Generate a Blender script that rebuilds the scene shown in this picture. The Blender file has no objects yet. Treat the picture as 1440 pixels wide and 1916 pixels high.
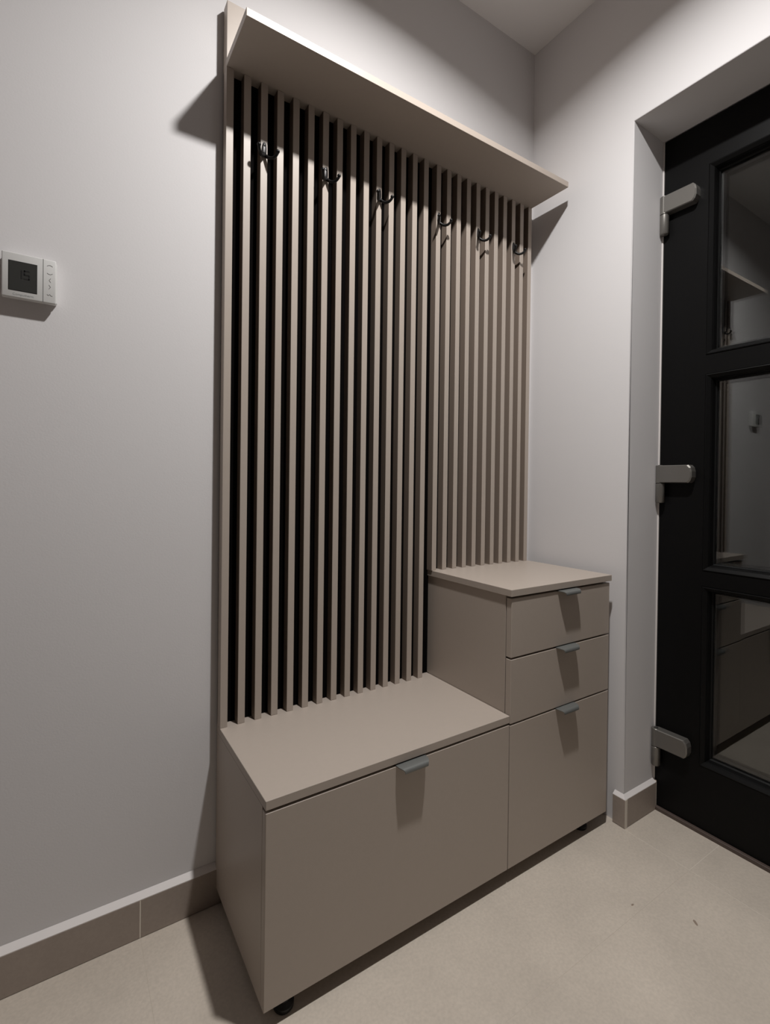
import bpy, bmesh, math, random
from mathutils import Vector, Matrix

scene = bpy.context.scene
COL = scene.collection
random.seed(4)

# ------------------------------------------------------------------ dimensions (metres)
CAM = Vector((-0.3171, -1.2280, 1.0209))
YAW, PITCH, ROLL = math.radians(33.08), math.radians(-0.4146), math.radians(0.7173)
FOC_PX, PRIN_Y = 921.84, 913.13
LIGHT = Vector((0.345, -0.755, 2.575))

XW = 1.115            # wall on the right
XD = 1.283            # face of the door leaf
YR = -0.3801          # end of the right wall, start of the door recess
ZD = 2.125            # underside of the lintel
ZC = 2.597            # ceiling
XL, YF = -0.70, -4.60  # wall on the left and wall behind the camera
YW = 0.0030           # plaster of the back wall; the furniture stands just off it
PITCHX, SLAT_W, N_SLAT, N_LOW = 0.04222, 0.0174, 26, 15
PW = 25 * PITCHX + SLAT_W      # width of the slat panel
PS = 0.0300           # thickness of the slat panel
SH_Z, SH_T, SH_D = 2.0105, 0.0180, 0.1815
PAN_Z = 2.166
D = 0.350             # depth of both cabinets
X1 = 0.6465           # joint between bench and drawer cabinet
XT, XTD = 1.0785, 1.0725
ZB, ZT, TT, ZF = 0.4300, 0.7550, 0.0180, 0.0330
FZ = -0.0080          # top of the floor tiles

# ------------------------------------------------------------------ camera
cd = bpy.data.cameras.new('camera'); cam = bpy.data.objects.new('camera', cd); COL.objects.link(cam)
fwd = Vector((math.sin(YAW) * math.cos(PITCH), math.cos(YAW) * math.cos(PITCH), math.sin(PITCH)))
rgt = Vector((math.cos(YAW), -math.sin(YAW), 0)); up = rgt.cross(fwd)
r2 = math.cos(ROLL) * rgt + math.sin(ROLL) * up
u2 = -math.sin(ROLL) * rgt + math.cos(ROLL) * up
cam.matrix_world = Matrix(((r2.x, u2.x, -fwd.x, CAM.x), (r2.y, u2.y, -fwd.y, CAM.y), (r2.z, u2.z, -fwd.z, CAM.z), (0, 0, 0, 1)))
cd.sensor_fit = 'AUTO'; cd.sensor_width = 36.0
cd.lens = FOC_PX / 1916 * 36.0
cd.shift_x = 0.0; cd.shift_y = -(958 - PRIN_Y) / 1916
cd.clip_start = 0.01
scene.camera = cam

# ------------------------------------------------------------------ world, lamp, exposure
w = bpy.data.worlds.new('night'); scene.world = w; w.use_nodes = True
w.node_tree.nodes['Background'].inputs[0].default_value = (0.02, 0.025, 0.035, 1)
w.node_tree.nodes['Background'].inputs[1].default_value = 0.01
ld = bpy.data.lights.new('ceiling_downlight', 'AREA'); lo = bpy.data.objects.new('ceiling_downlight', ld); COL.objects.link(lo)
lo.location = LIGHT          # recessed round downlight in the ceiling, facing straight down
ld.shape = 'DISK'; ld.size = 0.075
ld.energy = 40.0; ld.color = (1.0, 0.980, 0.960)
ld.spread = math.radians(154)
scene.view_settings.view_transform = 'Standard'; scene.view_settings.look = 'None'
scene.view_settings.gamma = 1.0; scene.view_settings.use_curve_mapping = False
scene.view_settings.exposure = -0.62

# ------------------------------------------------------------------ materials
def mat(name, rgb, rough=0.5, metal=0.0, spec=0.5, noise=None, bump=None):
    m = bpy.data.materials.new(name); m.use_nodes = True
    nt = m.node_tree; b = nt.nodes['Principled BSDF']
    b.inputs['Base Color'].default_value = (*rgb, 1)
    b.inputs['Roughness'].default_value = rough
    b.inputs['Metallic'].default_value = metal
    b.inputs['Specular IOR Level'].default_value = spec
    tc = nt.nodes.new('ShaderNodeTexCoord')
    if noise:
        prev = None
        for sc, amt, strch in noise:
            mp = nt.nodes.new('ShaderNodeMapping'); mp.inputs['Scale'].default_value = strch
            nt.links.new(tc.outputs['Object'], mp.inputs['Vector'])
            n = nt.nodes.new('ShaderNodeTexNoise'); n.inputs['Scale'].default_value = sc; n.inputs['Detail'].default_value = 6
            nt.links.new(mp.outputs['Vector'], n.inputs['Vector'])
            mr = nt.nodes.new('ShaderNodeMapRange')
            mr.inputs['From Min'].default_value = 0.3; mr.inputs['From Max'].default_value = 0.7
            mr.inputs['To Min'].default_value = 1 - amt; mr.inputs['To Max'].default_value = 1 + amt
            nt.links.new(n.outputs['Fac'], mr.inputs['Value'])
            vm = nt.nodes.new('ShaderNodeVectorMath'); vm.operation = 'SCALE'
            if prev is None: vm.inputs[0].default_value = rgb
            else: nt.links.new(prev, vm.inputs[0])
            nt.links.new(mr.outputs['Result'], vm.inputs['Scale'])
            prev = vm.outputs['Vector']
        nt.links.new(prev, b.inputs['Base Color'])
    if bump:
        sc, st = bump
        n = nt.nodes.new('ShaderNodeTexNoise'); n.inputs['Scale'].default_value = sc; n.inputs['Detail'].default_value = 4
        nt.links.new(tc.outputs['Object'], n.inputs['Vector'])
        bp = nt.nodes.new('ShaderNodeBump'); bp.inputs['Strength'].default_value = st; bp.inputs['Distance'].default_value = 0.001
        nt.links.new(n.outputs['Fac'], bp.inputs['Height']); nt.links.new(bp.outputs['Normal'], b.inputs['Normal'])
    return m

ONE = (1, 1, 1)
M_WALL = mat('white_wall_paint', (0.70, 0.682, 0.684), 0.85, spec=0.25, noise=[(1.6, 0.012, ONE)], bump=(260, 0.12))
M_CEIL = mat('white_ceiling_paint', (0.80, 0.785, 0.785), 0.9, spec=0.2)
M_LAM = mat('beige_laminate', (0.43, 0.37, 0.32), 0.42, spec=0.42, noise=[(2.2, 0.012, ONE), (90, 0.010, ONE)], bump=(700, 0.10))
M_LAM_IN = mat('brown_slat_side', (0.235, 0.185, 0.150), 0.6, spec=0.2)  # darker brown than the laminate, for the long sides of the slats
M_BACK = mat('black_backing_board', (0.004, 0.0035, 0.0035), 0.9, spec=0.02)
M_TILE = mat('beige_stone_tile', (0.56, 0.495, 0.422), 0.50, spec=0.35,
             noise=[(1.7, 0.10, ONE), (5.5, 0.06, ONE), (160, 0.06, ONE)], bump=(220, 0.12))
M_SKIRT = mat('beige_skirting_tile', (0.345, 0.29, 0.25), 0.5, spec=0.35, noise=[(5, 0.05, ONE), (150, 0.04, ONE)])
M_GROUT = mat('light_grout', (0.72, 0.66, 0.58), 0.85)
M_GROUT2 = mat('beige_grout', (0.55, 0.486, 0.414), 0.85)
M_SCUFF = mat('brown_scuff', (0.30, 0.235, 0.185), 0.7, spec=0.2)
M_CAULK = mat('white_caulk', (0.74, 0.70, 0.68), 0.6)
M_DOOR = mat('anthracite_door_profile', (0.0042, 0.0041, 0.0042), 0.45, spec=0.13, bump=(420, 0.15))
M_GASK = mat('black_rubber_gasket', (0.006, 0.006, 0.006), 0.6, spec=0.2)
M_SPACER = mat('dark_glazing_spacer', (0.02, 0.02, 0.021), 0.5)
M_HINGE = mat('satin_grey_metal', (0.20, 0.19, 0.175), 0.40, metal=0.6)
M_PIN = mat('dark_pin_cap', (0.03, 0.028, 0.027), 0.5)
M_HOOK = mat('black_hook_metal', (0.006, 0.0055, 0.0055), 0.4, metal=0.0, spec=0.3)
M_PLATE = mat('black_plate_metal', (0.016, 0.014, 0.014), 0.40, metal=0.3, spec=0.4)
M_PULL = mat('grey_pull_metal', (0.155, 0.160, 0.154), 0.42, metal=0.25)
M_FOOT = mat('black_plastic_foot', (0.008, 0.008, 0.008), 0.5)
M_PLAST = mat('white_plastic', (0.62, 0.615, 0.60), 0.42)
M_PLAST2 = mat('grey_plastic_seam', (0.10, 0.10, 0.10), 0.5)
M_LCD = mat('dark_lcd', (0.036, 0.036, 0.033), 0.5, spec=0.2)
M_LCDFR = mat('black_lcd_border', (0.008, 0.008, 0.008), 0.4)
M_DIG = mat('lcd_digit', (0.011, 0.011, 0.011), 0.4)
M_PRINT = mat('grey_print', (0.085, 0.083, 0.08), 0.6)
M_PRINT2 = mat('pale_grey_print', (0.26, 0.27, 0.26), 0.6)
M_WOOD = mat('brown_door_wood', (0.12, 0.052, 0.028), 0.45, noise=[(9, 0.25, (8, 8, 0.6))])
M_SILL = mat('brown_threshold', (0.09, 0.065, 0.055), 0.5)

def glass_mat():
    m = bpy.data.materials.new('clear_glass'); m.use_nodes = True
    nt = m.node_tree; b = nt.nodes['Principled BSDF']
    b.inputs['Base Color'].default_value = (0.93, 0.95, 0.94, 1)
    b.inputs['Roughness'].default_value = 0.0
    b.inputs['IOR'].default_value = 1.52
    b.inputs['Transmission Weight'].default_value = 1.0
    return m
M_GLASS = glass_mat()

# ------------------------------------------------------------------ helpers
def empty(name, loc, label, cat, group=None):
    o = bpy.data.objects.new(name, None); COL.objects.link(o); o.location = loc
    o.empty_display_size = 0.05
    o['label'] = label; o['category'] = cat
    if group: o['group'] = group
    return o

def base_of(p):
    v = Vector((0, 0, 0))
    while p is not None:
        v = v + p.location; p = p.parent
    return v

def link(name, bm, m, parent=None, smooth=False, kind=None, label=None):
    """links a bmesh built in world coordinates; it gets the parent's frame"""
    bmesh.ops.recalc_face_normals(bm, faces=bm.faces)
    if parent is not None:
        off = base_of(parent); bmesh.ops.translate(bm, verts=bm.verts, vec=-off)
    me = bpy.data.meshes.new(name); bm.to_mesh(me); bm.free()
    for mm in (m if isinstance(m, (list, tuple)) else [m]): me.materials.append(mm)
    if smooth:
        for p in me.polygons: p.use_smooth = True
        try: me.set_sharp_from_angle(angle=math.radians(40))
        except Exception: pass
    o = bpy.data.objects.new(name, me); COL.objects.link(o)
    if parent is not None: o.parent = parent
    if kind: o['kind'] = kind
    if label: o['label'] = label
    return o

def box(bm, x0, x1, y0, y1, z0, z1, bev=0.0, seg=1):
    vs = [bm.verts.new((x, y, z)) for x in (x0, x1) for y in (y0, y1) for z in (z0, z1)]
    idx = [(0, 1, 3, 2), (4, 6, 7, 5), (0, 4, 5, 1), (2, 3, 7, 6), (0, 2, 6, 4), (1, 5, 7, 3)]
    fs = [bm.faces.new([vs[i] for i in f]) for f in idx]
    if bev > 0:
        es = list({e for f in fs for e in f.edges})
        bmesh.ops.bevel(bm, geom=es, offset=bev, segments=seg, profile=0.5, affect='EDGES')

def bx(name, m, parent, x0, x1, y0, y1, z0, z1, bev=0.0, seg=1, **k):
    bm = bmesh.new(); box(bm, x0, x1, y0, y1, z0, z1, bev, seg)
    return link(name, bm, m, parent, **k)

def lathe(bm, c, prof, n=24, axis='Z'):
    rings = []
    for r, h in prof:
        ring = []
        for i in range(n):
            a = 2 * math.pi * i / n
            p = {'Z': (r * math.cos(a), r * math.sin(a), h), 'Y': (r * math.cos(a), h, r * math.sin(a)), 'X': (h, r * math.cos(a), r * math.sin(a))}[axis]
            ring.append(bm.verts.new((c[0] + p[0], c[1] + p[1], c[2] + p[2])))
        rings.append(ring)
    for a, b in zip(rings, rings[1:]):
        for i in range(n): bm.faces.new((a[i], a[(i + 1) % n], b[(i + 1) % n], b[i]))
    bm.faces.new(rings[0]); bm.faces.new(rings[-1])

def tube(bm, pts, radii, n=10):
    pts = [Vector(p) for p in pts]; rings = []
    t0 = (pts[1] - pts[0]).normalized()
    ref = Vector((0, 0, 1)) if abs(t0.z) < 0.9 else Vector((1, 0, 0))
    nrm = t0.cross(ref).normalized()
    for i, p in enumerate(pts):
        t = (pts[min(i + 1, len(pts) - 1)] - pts[max(i - 1, 0)]).normalized()
        nrm = (nrm - t * nrm.dot(t)).normalized(); bn = t.cross(nrm)
        rings.append([bm.verts.new(p + (nrm * math.cos(2 * math.pi * k / n) + bn * math.sin(2 * math.pi * k / n)) * radii[i]) for k in range(n)])
    for a, b in zip(rings, rings[1:]):
        for k in range(n): bm.faces.new((a[k], a[(k + 1) % n], b[(k + 1) % n], b[k]))
    bm.faces.new(rings[0][::-1]); bm.faces.new(rings[-1])

def prism(bm, outline, y0, y1):
    """outline of (x, z) points extruded along y"""
    a = [bm.verts.new((x, y0, z)) for x, z in outline]; b = [bm.verts.new((x, y1, z)) for x, z in outline]
    bm.faces.new(a); bm.faces.new(b[::-1])
    n = len(a)
    for i in range(n): bm.faces.new((a[i], b[i], b[(i + 1) % n], a[(i + 1) % n]))

def S(o):
    o['kind'] = 'structure'; return o

# ------------------------------------------------------------------ floor, ceiling, walls
floor = S(bx('floor', M_GROUT2, None, XL - 0.1, XD + 0.12, YF - 0.1, 0.1, -0.06, FZ - 0.0003))
xj = [XL, -0.1665, 1.1015]
yj = [YF, -4.176, -3.576, -2.976, -2.376, -1.776, -1.176, -0.576, YW]
g = 0.0004
for i in range(2):
    for j in range(8):
        bx('floor_tile', M_TILE, floor, xj[i] + (g if i else 0), xj[i + 1] - g, yj[j] + g, yj[j + 1] - g, FZ - 0.010, FZ, 0.0002)
for a, b in ((-1.40, -0.576), (-0.576, YR)):                      # narrow tiles of the door recess
    bx('floor_tile', M_TILE, floor, 1.1015 + g, XD + 0.01, a + g, b - g, FZ - 0.010, FZ, 0.0002)
bx('grout_line', M_GROUT, floor, 1.1015 - g, 1.1015 + g, -1.40, YR - 0.012, FZ - 0.006, FZ - 0.0002)
bx('grout_line', M_GROUT, floor, 1.1015, XD, -0.576 - g, -0.576 + g, FZ - 0.006, FZ - 0.0002)

# a small brown scuff and a fleck on the tiles
for cx_, cy_, ra, rb, an in ((0.9427, -0.6637, 0.0085, 0.0035, 0.9), (0.864, -0.5562, 0.0045, 0.0022, 0.2)):
    bm = bmesh.new(); v = []
    for i in range(12):
        a_ = 2 * math.pi * i / 12; k_ = 0.8 + 0.4 * random.random()
        px_, py_ = ra * k_ * math.cos(a_), rb * k_ * math.sin(a_)
        v.append(bm.verts.new((cx_ + px_ * math.cos(an) - py_ * math.sin(an), cy_ + px_ * math.sin(an) + py_ * math.cos(an), FZ + 0.0003)))
    bm.faces.new(v)
    link('scuff_mark', bm, M_SCUFF, floor, label='small brown scuff mark on the tile')

S(bx('ceiling', M_CEIL, None, XL - 0.1, XD + 0.12, YF - 0.1, 0.1, ZC, ZC + 0.1))
S(bx('wall_back', M_WALL, None, XL - 0.1, XD + 0.12, YW, 0.1 + YW, -0.06, ZC))
S(bx('wall_front', M_WALL, None, XL - 0.1, XD + 0.12, YF - 0.1, YF, -0.06, ZC))
bm = bmesh.new()
box(bm, XL - 0.1, XL, YF, -1.98, -0.06, ZC); box(bm, XL - 0.1, XL, -0.17, YW, -0.06, ZC); box(bm, XL - 0.1, XL, -1.98, -0.17, 2.09, ZC)  # unseen empty opening, added so that bounce light escapes on this side
S(link('wall_left', bm, M_WALL))
YE = -1.37                                                        # far end of the door opening
bm = bmesh.new()
# one extruded outline in the y-z plane with the door opening cut out
outl = [(YW, -0.06), (YW, ZC), (YF, ZC), (YF, -0.06), (YE, -0.06), (YE, ZD), (YR, ZD), (YR, -0.06)]
a = [bm.verts.new((XW, y, z)) for y, z in outl]; b = [bm.verts.new((XD + 0.12, y, z)) for y, z in outl]
def quads(v): return [(v[0], v[1], v[6], v[7]), (v[1], v[2], v[5], v[6]), (v[2], v[3], v[4], v[5])]
for q in quads(a): bm.faces.new(q)
for q in quads(b): bm.faces.new(q[::-1])
for i in range(8): bm.faces.new((a[i], a[(i + 1) % 8], b[(i + 1) % 8], b[i]))
es = [e for e in bm.edges if {tuple(round(c, 4) for c in v.co) for v in e.verts} in (
    {(round(XW, 4), YR, ZD), (round(XW, 4), YR, -0.06)}, {(round(XW, 4), YR, ZD), (round(XW, 4), YE, ZD)})]
if es: bmesh.ops.bevel(bm, geom=es, offset=0.0025, segments=2, profile=0.5, affect='EDGES')
S(link('wall_right', bm, M_WALL))

# wooden casing round the opening in the left wall (seen only as a reflection in the glass)
d2 = None
for y0, y1, z0, z1 in ((-0.235, -0.10, 0.0, 2.16), (-2.05, -1.915, 0.0, 2.16), (-1.915, -0.235, 2.03, 2.16)):
    bm = bmesh.new(); box(bm, XL - 0.104, XL + 0.014, y0, y1, z0 + (0.0005 if z0 else FZ + 0.0005), z1, 0.002)
    if d2 is None: d2 = S(link('door_2', bm, M_WOOD))
    else: link('door_casing', bm, M_WOOD, d2)

# baseboards: tiles with a white painted top ledge
TB, HB = 0.0120, 0.0800
def skirting(name, segs, axis):
    """segs: list of (x0, x1, y0, y1) plan rectangles; one tile each"""
    root = None
    for k, (x0, x1, y0, y1) in enumerate(segs):
        if root is None:
            bm = bmesh.new(); box(bm, x0, x1, y0, y1, FZ + 0.0008, HB - 0.002, 0.0006)
            root = S(link(name, bm, M_SKIRT))
        else:
            bx('skirting_tile', M_SKIRT, root, x0, x1, y0, y1, FZ + 0.0008, HB - 0.002, 0.0006)
    return root
bb = skirting('baseboard_back', [(XL, -0.1680, YW - TB - 0.002, YW - 0.0004), (-0.1655, 0.25, YW - TB - 0.002, YW - 0.0004)], 'x')
bx('grout_line', M_GROUT, bb, -0.1680, -0.1655, YW - TB - 0.0014, YW - 0.0004, FZ + 0.0008, HB - 0.002)
bm = bmesh.new()
YBF = YW - TB - 0.0016
pro = [(YW - 0.0004, HB + 0.0095), (YW - 0.0004, HB - 0.002), (YBF, HB - 0.002), (YBF, HB - 0.0008)]
va = [bm.verts.new((XL, y, z)) for y, z in pro]; vb = [bm.verts.new((0.25, y, z)) for y, z in pro]
bm.faces.new(va); bm.faces.new(vb[::-1])
for i in range(4): bm.faces.new((va[i], vb[i], vb[(i + 1) % 4], va[(i + 1) % 4]))
link('caulk_bead', bm, M_CAULK, bb)

br = skirting('baseboard_right', [(XW - TB, XW - 0.0004, YR - TB, -0.352), (XW + 0.0006, XD - 0.006, YR - TB, YR - 0.0004)], 'y')
bx('grout_line', M_GROUT, br, XW - TB + 0.0005, XW + 0.0004, YR - TB - 0.0004, YR - TB + 0.0016, FZ + 0.0006, HB - 0.002)
bx('grout_line', M_GROUT, br, XD - 0.006, XD - 0.0015, YR - TB + 0.001, YR - 0.0004, FZ + 0.0006, HB + 0.004)
bm = bmesh.new()     # mitred at the corner of the recess
z0, z1, zt = HB - 0.002, HB - 0.0008, HB + 0.0085
secs = []
for (ox, oy), (ix, iy) in (((XW - TB + 0.0004, -0.352), (XW - 0.0004, -0.352)), ((XW - TB + 0.0004, YR - TB + 0.0004), (XW - 0.0004, YR - 0.0004)), ((XD - 0.002, YR - TB + 0.0004), (XD - 0.002, YR - 0.0004))):
    secs.append([bm.verts.new(p) for p in ((ox, oy, z0), (ox, oy, z1), (ix, iy, zt), (ix, iy, z0))])
for A, B in zip(secs, secs[1:]):
    for i in range(4): bm.faces.new((A[i], A[(i + 1) % 4], B[(i + 1) % 4], B[i]))
bm.faces.new(secs[0]); bm.faces.new(secs[-1][::-1])
link('caulk_bead', bm, M_CAULK, br)

# ------------------------------------------------------------------ slat panel with shelf and hooks
panel = empty('slatted_coat_rack', (0, 0, ZB), 'tall beige slatted wall panel with top shelf and six black coat hooks', 'coat rack')
YS = -PS
bm = bmesh.new()
box(bm, 0.0006, X1 + 0.0002, -0.0045, -0.0006, ZB + 0.0005, SH_Z - 0.0005)
box(bm, X1 + 0.0002, PW - 0.0006, -0.0045, -0.0006, ZT + 0.0005, SH_Z - 0.0005)
link('backing_board', bm, M_BACK, panel)
def slat_x(k):                     # two groups: down to the bench, and down to the drawer cabinet
    return k * PITCHX if k < N_LOW else 0.6400 + (k - N_LOW) * (PW - SLAT_W - 0.6400) / (N_SLAT - 1 - N_LOW)
def make_slat(zb, end):
    """laminated front, darker brown on the long sides; the outermost one has its outer side laminated"""
    bm = bmesh.new(); box(bm, 0, SLAT_W, YS, -0.0045, zb + 0.0002, SH_Z - 0.0002, 0.0006)
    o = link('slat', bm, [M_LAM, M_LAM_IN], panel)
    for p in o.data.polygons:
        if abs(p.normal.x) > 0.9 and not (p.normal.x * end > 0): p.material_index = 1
    return o
meshes = {}
for k in range(N_SLAT):
    end = -1 if k == 0 else (1 if k == N_SLAT - 1 else 0)
    key = (k < N_LOW, end)
    if key not in meshes:
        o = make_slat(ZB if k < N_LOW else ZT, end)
        meshes[key] = o.data
    else:
        o = bpy.data.objects.new('slat', meshes[key]); COL.objects.link(o); o.parent = panel
    o.location.x = slat_x(k)
bx('shelf', M_LAM, panel, 0.0, PW, -SH_D, -0.0006, SH_Z, SH_Z + SH_T, 0.0006, label='beige overhanging shelf board')
bx('top_board', M_LAM, panel, 0.0, PW, YS, -0.0006, SH_Z + SH_T + 0.0003, PAN_Z, 0.0006, label='plain beige board above the shelf')

def hook_plate_bm(cx, cz):
    bm = bmesh.new(); n = 28
    # waisted oval plate, slightly domed
    def r(a):
        return (0.0068 + 0.0012 * math.cos(2 * a)) * 1.0, 0.0175
    ring0, ring1, ring2 = [], [], []
    for i in range(n):
        a = 2 * math.pi * i / n
        x, z = 0.0075 * math.cos(a), 0.0180 * math.sin(a)
        x *= 0.80 + 0.20 * (abs(z) / 0.018) ** 2 if abs(z) < 0.018 else 1
        ring0.append(bm.verts.new((cx + x, YS - 0.0001, cz + z)))
        ring1.append(bm.verts.new((cx + x, YS - 0.0022, cz + z)))
        ring2.append(bm.verts.new((cx + x * 0.7, YS - 0.0034, cz + z * 0.85)))
    for A, B in ((ring0, ring1), (ring1, ring2)):
        for i in range(n): bm.faces.new((A[i], A[(i + 1) % n], B[(i + 1) % n], B[i]))
    bm.faces.new(ring2); bm.faces.new(ring0[::-1])
    return bm
HOOK_Z = 1.846
first = None
for k in (2, 6, 10, 15, 19, 23):
    cx = slat_x(k) + SLAT_W / 2
    if first is None:
        pl = link('coat_hook', hook_plate_bm(cx, HOOK_Z), M_PLATE, panel, smooth=True, label='black double coat hook')
        kids = []
        for s in (-1, 1):
            bm = bmesh.new()
            P = [(0, -0.002, -0.0105), (s * 0.0035, -0.0055, -0.0170), (s * 0.0085, -0.0110, -0.0222), (s * 0.0135, -0.0170, -0.0245),
                 (s * 0.0178, -0.0230, -0.0238), (s * 0.0208, -0.0280, -0.0205), (s * 0.0228, -0.0310, -0.0165), (s * 0.0234, -0.0322, -0.0135)]
            tube(bm, [(cx + x, YS + y, HOOK_Z + z) for x, y, z in P], [0.0044, 0.0043, 0.0042, 0.0040, 0.0038, 0.0037, 0.0037, 0.0037], 12)
            e = P[-1]
            bmesh.ops.create_uvsphere(bm, u_segments=14, v_segments=10, radius=0.0050, matrix=Matrix.Translation((cx + e[0], YS + e[1], HOOK_Z + e[2] + 0.001)))
            kids.append(link('prong', bm, M_HOOK, pl, smooth=True))
        for dz in (-0.0105, 0.0105):
            bm = bmesh.new()
            lathe(bm, (cx, YS - 0.0032, HOOK_Z + dz), [(0.0030, 0.0), (0.0030, -0.0007), (0.0018, -0.0013)], 14, 'Y')
            kids.append(link('screw', bm, M_HOOK, pl, smooth=True))
        first = (pl, kids, k)
    else:
        o = first[0].copy(); COL.objects.link(o); o.location.x += slat_x(k) - slat_x(first[2])
        for c in first[1]:
            q = c.copy(); COL.objects.link(q); q.parent = o

# ------------------------------------------------------------------ pulls
def pull(parent, cx, z, yf):
    """bent-tab edge pull: plate in the gap, tab with rounded corners that slopes forward and down"""
    bm = bmesh.new(); W2 = 0.0405
    prof = [(0.016, 0.0005), (0.000, 0.0005), (-0.010, 0.0004), (-0.0165, -0.0003), (-0.0205, -0.0018), (-0.0228, -0.0045), (-0.0236, -0.0092)]
    n = 18; t = 0.0016
    def half(v):                                      # half width at fraction along the tab
        f = min(1, max(0, (v - 0.004) / 0.0215))
        return W2 - 0.0115 * f ** 2.2
    tp, bt = [], []
    for y, dz in prof:
        h = half(max(0.0, -y))
        tp.append([bm.verts.new((cx - h + 2 * h * i / n, yf + y, z + dz + t / 2)) for i in range(n + 1)])
        bt.append([bm.verts.new((cx - h + 2 * h * i / n, yf + y + (0.0008 if dz < -0.002 else 0), z + dz - t / 2)) for i in range(n + 1)])
    m = len(prof)
    for a in range(m - 1):
        for i in range(n):
            bm.faces.new((tp[a][i], tp[a][i + 1], tp[a + 1][i + 1], tp[a + 1][i]))
            bm.faces.new((bt[a][i], bt[a + 1][i], bt[a + 1][i + 1], bt[a][i + 1]))
        for i in (0, n): bm.faces.new((tp[a][i], tp[a + 1][i], bt[a + 1][i], bt[a][i]))
    for a in (0, m - 1):
        for i in range(n): bm.faces.new((tp[a][i], tp[a][i + 1], bt[a][i + 1], bt[a][i]))
    return link('tab_pull', bm, M_PULL, parent, smooth=True, label='grey metal tab pull')

def foot(parent, x, y, z1):
    bm = bmesh.new()
    lathe(bm, (x, y, FZ), [(0.0190, 0.0004), (0.0205, 0.003), (0.0205, 0.010), (0.0150, 0.014), (0.0120, 0.016), (0.0120, z1 - FZ - 0.001)], 24)
    return link('foot', bm, M_FOOT, parent, smooth=True, label='black adjustable foot')

# ------------------------------------------------------------------ bench cabinet
T = 0.018
bench = empty('shoe_bench', (X1 / 2, -D / 2, FZ), 'low beige bench cabinet with flat seat top and one wide drawer front', 'bench')
YB = -0.0135          # cabinets stand in front of the skirting line
bm = bmesh.new()      # open box: sides, floor, back, with its front edge behind the drawer front
box(bm, 0.0, T, -D + T + 0.001, -0.0028, ZF, ZB - TT - 0.0004, 0.0004)
box(bm, X1 - T - 0.0006, X1 - 0.0006, -D + T + 0.001, YB, ZF, ZB - TT - 0.0004)
box(bm, T, X1 - T - 0.0006, -D + T + 0.003, YB, ZF, ZF + T)
box(bm, T, X1 - T - 0.0006, YB - 0.006, YB, ZF + T, ZB - TT - 0.0004)
link('carcass', bm, M_LAM, bench)
bx('bench_top', M_LAM, bench, 0.0, X1 - 0.0006, -D, -0.0006, ZB - TT, ZB, 0.0007)
gap = 0.0055
fr = bx('drawer_front', M_LAM, bench, 0.0, X1 - 0.0016, -D, -D + T, ZF, ZB - TT - gap, 0.0009)
pull(fr, 0.3330, ZB - TT - gap + 0.0012, -D)
for x, y in ((0.052, -0.318), (X1 - 0.05, -0.225), (0.052, -0.06), (X1 - 0.05, -0.06)): foot(bench, x, y, ZF)

# ------------------------------------------------------------------ drawer cabinet
cab = empty('drawer_cabinet', ((X1 + XT) / 2, -D / 2, FZ), 'taller beige cabinet of three stacked drawers beside the bench', 'cabinet')
bm = bmesh.new(); CX0 = X1 + 0.0004
box(bm, CX0, CX0 + T, -D + T + 0.0022, -0.0006, ZB + 0.001, ZT - TT - 0.0004, 0.0004)
box(bm, CX0, CX0 + T, -D + T + 0.0022, YB, ZF, ZB + 0.001)
box(bm, XTD - T, XTD, -D + T + 0.0022, YB, ZF, ZT - TT - 0.0004, 0.0004)
box(bm, CX0 + T, XTD - T, -D + T + 0.003, YB, ZF, ZF + T)
box(bm, CX0 + T, XTD - T, YB - 0.006, YB, ZF + T, ZT - TT - 0.0004)
link('carcass', bm, M_LAM, cab)
bx('cabinet_top', M_LAM, cab, X1 - 0.0040, XT, -D - 0.0035, -0.0048, ZT - TT, ZT, 0.0007)
zs = [(0.5785, ZT - TT - 0.0060), (0.4080, 0.5735), (ZF, 0.4035)]
pulls_x = (0.8690, 0.8665, 0.8680)
for (z0, z1), px in zip(zs, pulls_x):
    f = bx('drawer_front', M_LAM, cab, CX0 + 0.0006, XTD + 0.0002, -D, -D + T, z0, z1, 0.0009)
    pull(f, px, z1 + 0.0012, -D)
for x, y in ((X1 + 0.05, -0.225), (0.998, -0.312), (X1 + 0.05, -0.06), (1.02, -0.06)): foot(cab, x, y, ZF)

# ------------------------------------------------------------------ glazed door
YD0, YD1 = YR - 0.0045, YE + 0.0045       # edges of the leaf
ZL0, ZL1 = 0.004, ZD - 0.004
G0, G1 = YR - 0.134, YE + 0.134           # y range of the glazing openings (outer edge of beads)
ROWS = [(0.191, 0.729), (0.774, 1.362), (1.418, 1.986)]
LT = 0.070
bm = bmesh.new()
ys = [YD0, G0, G1, YD1]; zsx = [ZL0] + [z for r in ROWS for z in r] + [ZL1]
def door_sheet(x):
    return [[bm.verts.new((x, y, z)) for z in zsx] for y in ys]
fs_, bs_ = door_sheet(XD), door_sheet(XD + LT)
for i in range(3):
    for j in range(7):
        hole = (i == 1 and j in (1, 3, 5))
        if not hole:
            bm.faces.new((fs_[i][j], fs_[i + 1][j], fs_[i + 1][j + 1], fs_[i][j + 1]))
            bm.faces.new((bs_[i][j], bs_[i][j + 1], bs_[i + 1][j + 1], bs_[i + 1][j]))
for j in (1, 3, 5):
    q = [(1, j), (2, j), (2, j + 1), (1, j + 1)]
    for k in range(4):
        a, b = q[k], q[(k + 1) % 4]
        bm.faces.new((fs_[a[0]][a[1]], bs_[a[0]][a[1]], bs_[b[0]][b[1]], fs_[b[0]][b[1]]))
rim = [(0, j) for j in range(8)] + [(i, 7) for i in range(1, 4)] + [(3, j) for j in range(6, -1, -1)] + [(i, 0) for i in range(2, 0, -1)]
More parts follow.
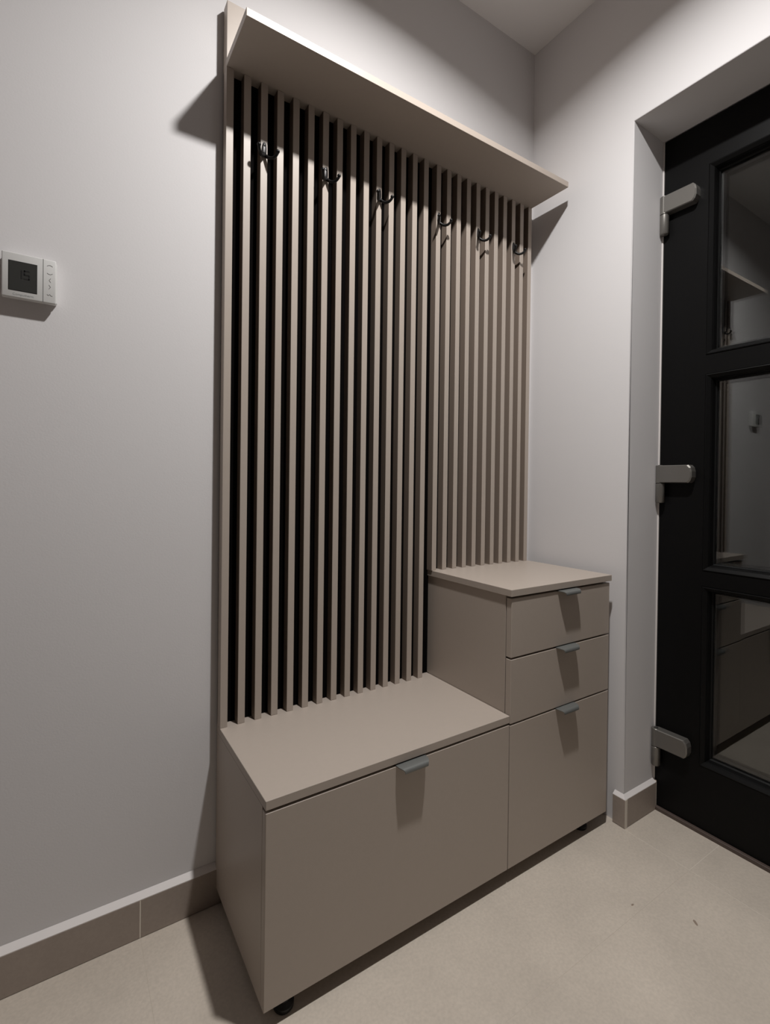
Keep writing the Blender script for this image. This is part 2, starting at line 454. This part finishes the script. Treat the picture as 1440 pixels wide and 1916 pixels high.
for k in range(len(rim)):
    a, b = rim[k], rim[(k + 1) % len(rim)]
    bm.faces.new((fs_[a[0]][a[1]], fs_[b[0]][b[1]], bs_[b[0]][b[1]], bs_[a[0]][a[1]]))
door = S(link('door_1', bm, M_DOOR))

def ring_frame(y0, y1, z0, z1, prof):
    """mitred frame: profile of (inset, x) swept round the opening"""
    bm = bmesh.new(); loops = []
    for ins, x in prof:
        loops.append([bm.verts.new((x, y, z)) for y, z in ((y0 - ins, z0 + ins), (y1 + ins, z0 + ins), (y1 + ins, z1 - ins), (y0 - ins, z1 - ins))])
    n = len(loops)
    for a in range(n):
        A, B = loops[a], loops[(a + 1) % n]
        for k in range(4): bm.faces.new((A[k], A[(k + 1) % 4], B[(k + 1) % 4], B[k]))
    return bm
GX = XD + 0.030
for z0, z1 in ROWS:
    bead = link('glazing_bead', ring_frame(G0, G1, z0, z1, [(0.0015, XD + 0.004), (0.0015, XD - 0.0015), (0.004, XD - 0.0025), (0.013, XD + 0.0045), (0.0155, XD + 0.010), (0.0185, XD + 0.027), (0.0185, XD + 0.032), (0.0015, XD + 0.032)]), M_DOOR, door)
    link('gasket', ring_frame(G0, G1, z0, z1, [(0.0185, XD + 0.022), (0.0215, XD + 0.026), (0.0215, GX - 0.0004), (0.0185, GX - 0.0004)]), M_GASK, bead)
    i = 0.017
    for k in range(2):
        x = GX + 0.020 * k
        bx('glass_pane', M_GLASS, door, x, x + 0.004, G1 + i, G0 - i, z0 + i, z1 - i, label='clear double glazing pane')
    link('spacer', ring_frame(G0, G1, z0, z1, [(i + 0.001, GX + 0.0045), (i + 0.010, GX + 0.0045), (i + 0.010, GX + 0.0195), (i + 0.001, GX + 0.0195)]), M_SPACER, door)
bx('threshold', M_SILL, door, XD - 0.010, XD + LT, YD1, YD0, FZ + 0.0003, 0.0035, 0.001, label='brown threshold strip under the door')

def hinge(zt):
    """zt: top of the upper knuckle; barrel at the jamb corner, leaf plate on the door"""
    bx_, by = XD - 0.0150, YR - 0.0020 - 0.0
    R = 0.0130
    by = YR + 0.0005 - R - 0.001
    bm = bmesh.new()
    lathe(bm, (bx_, by, zt), [(R - 0.001, 0.0), (R, -0.001), (R, -0.0550), (R - 0.0006, -0.0556)], 24)
    h = link('hinge', bm, M_HINGE, door, smooth=True, label='satin grey door hinge')
    bm = bmesh.new()
    lathe(bm, (bx_, by, zt - 0.0575), [(R - 0.0006, 0.0), (R, -0.0006), (R, -0.058), (R - 0.002, -0.0605), (0.0045, -0.0615)], 24)
    link('lower_knuckle', bm, M_HINGE, h, smooth=True)
    bm = bmesh.new()
    lathe(bm, (bx_, by, zt), [(0.0062, -0.001), (0.0062, 0.0010), (0.005, 0.0016)], 20)
    link('hinge_pin', bm, M_PIN, h, smooth=True, label='dark hinge pin cap')
    # plate on the leaf: outline in y-z, far corner clipped, bevelled outer edges
    bm = bmesh.new(); y0 = by; L = 0.098
    o = [(y0, zt - 0.0002), (y0 - L + 0.010, zt - 0.0002), (y0 - L + 0.003, zt - 0.008), (y0 - L, zt - 0.020), (y0 - L, zt - 0.038), (y0 - L + 0.004, zt - 0.049), (y0 - L + 0.010, zt - 0.0548), (y0, zt - 0.0548)]
    xf = bx_ - R + 0.0006
    lay = []
    for x, ins in ((XD + 0.0002, 0.0), (xf + 0.003, 0.0), (xf, 0.0035)):
        cy, cz = y0 - L / 2, zt - 0.0275
        lay.append([bm.verts.new((x, y if y == y0 else y + ins * (1 if y < cy else 0), z - ins * 0.6 * (1 if z > cz else -1))) for y, z in o])
    for A, B in zip(lay, lay[1:]):
        for k in range(8): bm.faces.new((A[k], A[(k + 1) % 8], B[(k + 1) % 8], B[k]))
    bm.faces.new(lay[0]); bm.faces.new(lay[-1])
    link('hinge_plate', bm, M_HINGE, h)
    return h
for zt in (1.9390, 1.0920, 0.2570): hinge(zt)

# sealant line where the recess meets the door
S(bx('trim_1', M_CAULK, None, XD - 0.0035, XD + 0.010, YR - 0.0040, YR - 0.0002, HB + 0.004, ZD - 0.0005, 0.0008))

# ------------------------------------------------------------------ thermostat
TX0, TX1, TZ0, TZ1, TY = -0.4213, -0.3330, 1.3784, 1.4661, -0.0185
th = empty('thermostat', ((TX0 + TX1) / 2, YW, (TZ0 + TZ1) / 2), 'white square thermostat with dark display showing 15, on the wall left of the slats', 'thermostat')
bm = bmesh.new(); box(bm, TX0, TX1, TY, TY + 0.0130, TZ0, TZ1, 0.0022, 3)
body = link('body', bm, M_PLAST, th, smooth=True)
bx('wall_plate', M_PLAST, th, TX0 + 0.0015, TX1 + 0.0015, TY + 0.0110, YW - 0.0004, TZ0 + 0.004, TZ1 - 0.002, 0.0015)
XS = TX0 + 0.0665
bx('seam', M_PLAST2, th, XS - 0.0005, XS + 0.0005, TY - 0.0001, TY + 0.004, TZ0 + 0.001, TZ1 - 0.001)
sx0, sx1, sz0, sz1 = TX0 + 0.0105, TX0 + 0.0568, TZ0 + 0.0135, TZ1 - 0.0160
scr = bx('display', M_LCDFR, th, sx0, sx1, TY - 0.0002, TY + 0.002, sz0, sz1)
bx('display_glass', M_LCD, scr, sx0 + 0.0012, sx1 - 0.0012, TY - 0.0004, TY, sz0 + 0.0012, sz1 - 0.0012)

def seg_digits(txt, x, z, h, wd, th_, yy):
    bm = bmesh.new()
    SEG = {'1': 'bc', '5': 'afgcd'}
    for ch in txt:
        q = {'a': (x, x + wd, z + h - th_, z + h), 'd': (x, x + wd, z, z + th_), 'g': (x, x + wd, z + h / 2 - th_ / 2, z + h / 2 + th_ / 2),
             'f': (x, x + th_, z + h / 2, z + h), 'e': (x, x + th_, z, z + h / 2), 'b': (x + wd - th_, x + wd, z + h / 2 + 0.0005, z + h - 0.0005), 'c': (x + wd - th_, x + wd, z + 0.0005, z + h / 2 - 0.0005)}
        for s in SEG[ch]:
            a = q[s]; box(bm, a[0], a[1], yy, yy + 0.0002, a[2], a[3])
        x += wd + 0.0026
    return bm
link('digits', seg_digits('15', sx0 + 0.0125, sz0 + 0.0245, 0.0180, 0.0095, 0.0023, TY - 0.0006), M_DIG, scr)

def stroke(bm, pts, r):
    tube(bm, [(x, TY - 0.00005, z) for x, z in pts], [r] * len(pts), 6)
cx = (XS + TX1) / 2 + 0.0002
bm = bmesh.new()
arc = lambda zc, s: [(cx + 0.0046 * t, zc + s * 0.0022 * (1 - t * t)) for t in (-1, -0.6, -0.2, 0.2, 0.6, 1)]
stroke(bm, arc(TZ1 - 0.0135, 1), 0.00042)
stroke(bm, arc(TZ1 - 0.0275, -1), 0.00042)
stroke(bm, [(cx + 0.0016, TZ1 - 0.0375), (cx - 0.0012, TZ1 - 0.0415), (cx + 0.0016, TZ1 - 0.0455)], 0.00042)
stroke(bm, [(cx - 0.0014, TZ1 - 0.0510), (cx + 0.0014, TZ1 - 0.0550), (cx - 0.0014, TZ1 - 0.0590)], 0.00042)
stroke(bm, [(cx - 0.0046, TZ1 - 0.0705), (cx - 0.0020, TZ1 - 0.0722), (cx, TZ1 - 0.0698), (cx + 0.0020, TZ1 - 0.0722), (cx + 0.0046, TZ1 - 0.0728)], 0.00045)
link('button_symbols', bm, M_PRINT, th, label='grey arrow symbols on the button strip')

cu = bpy.data.curves.new('lettering', 'FONT'); cu.body = 'Computherm'; cu.size = 0.0062; cu.align_x = 'CENTER'; cu.extrude = 0.00008
tmp = bpy.data.objects.new('lettering_source', cu)
COL.objects.link(tmp)
dg = bpy.context.evaluated_depsgraph_get()
me = bpy.data.meshes.new_from_object(tmp.evaluated_get(dg))
bpy.data.objects.remove(tmp)
me.transform(Matrix.Translation(Vector((TX0 + 0.0345, TY - 0.0001, TZ0 + 0.0050)) - base_of(th)) @ Matrix.Rotation(math.radians(90), 4, 'X'))
me.materials.clear(); me.materials.append(M_PRINT2)
lt = bpy.data.objects.new('lettering', me); COL.objects.link(lt); lt.parent = th
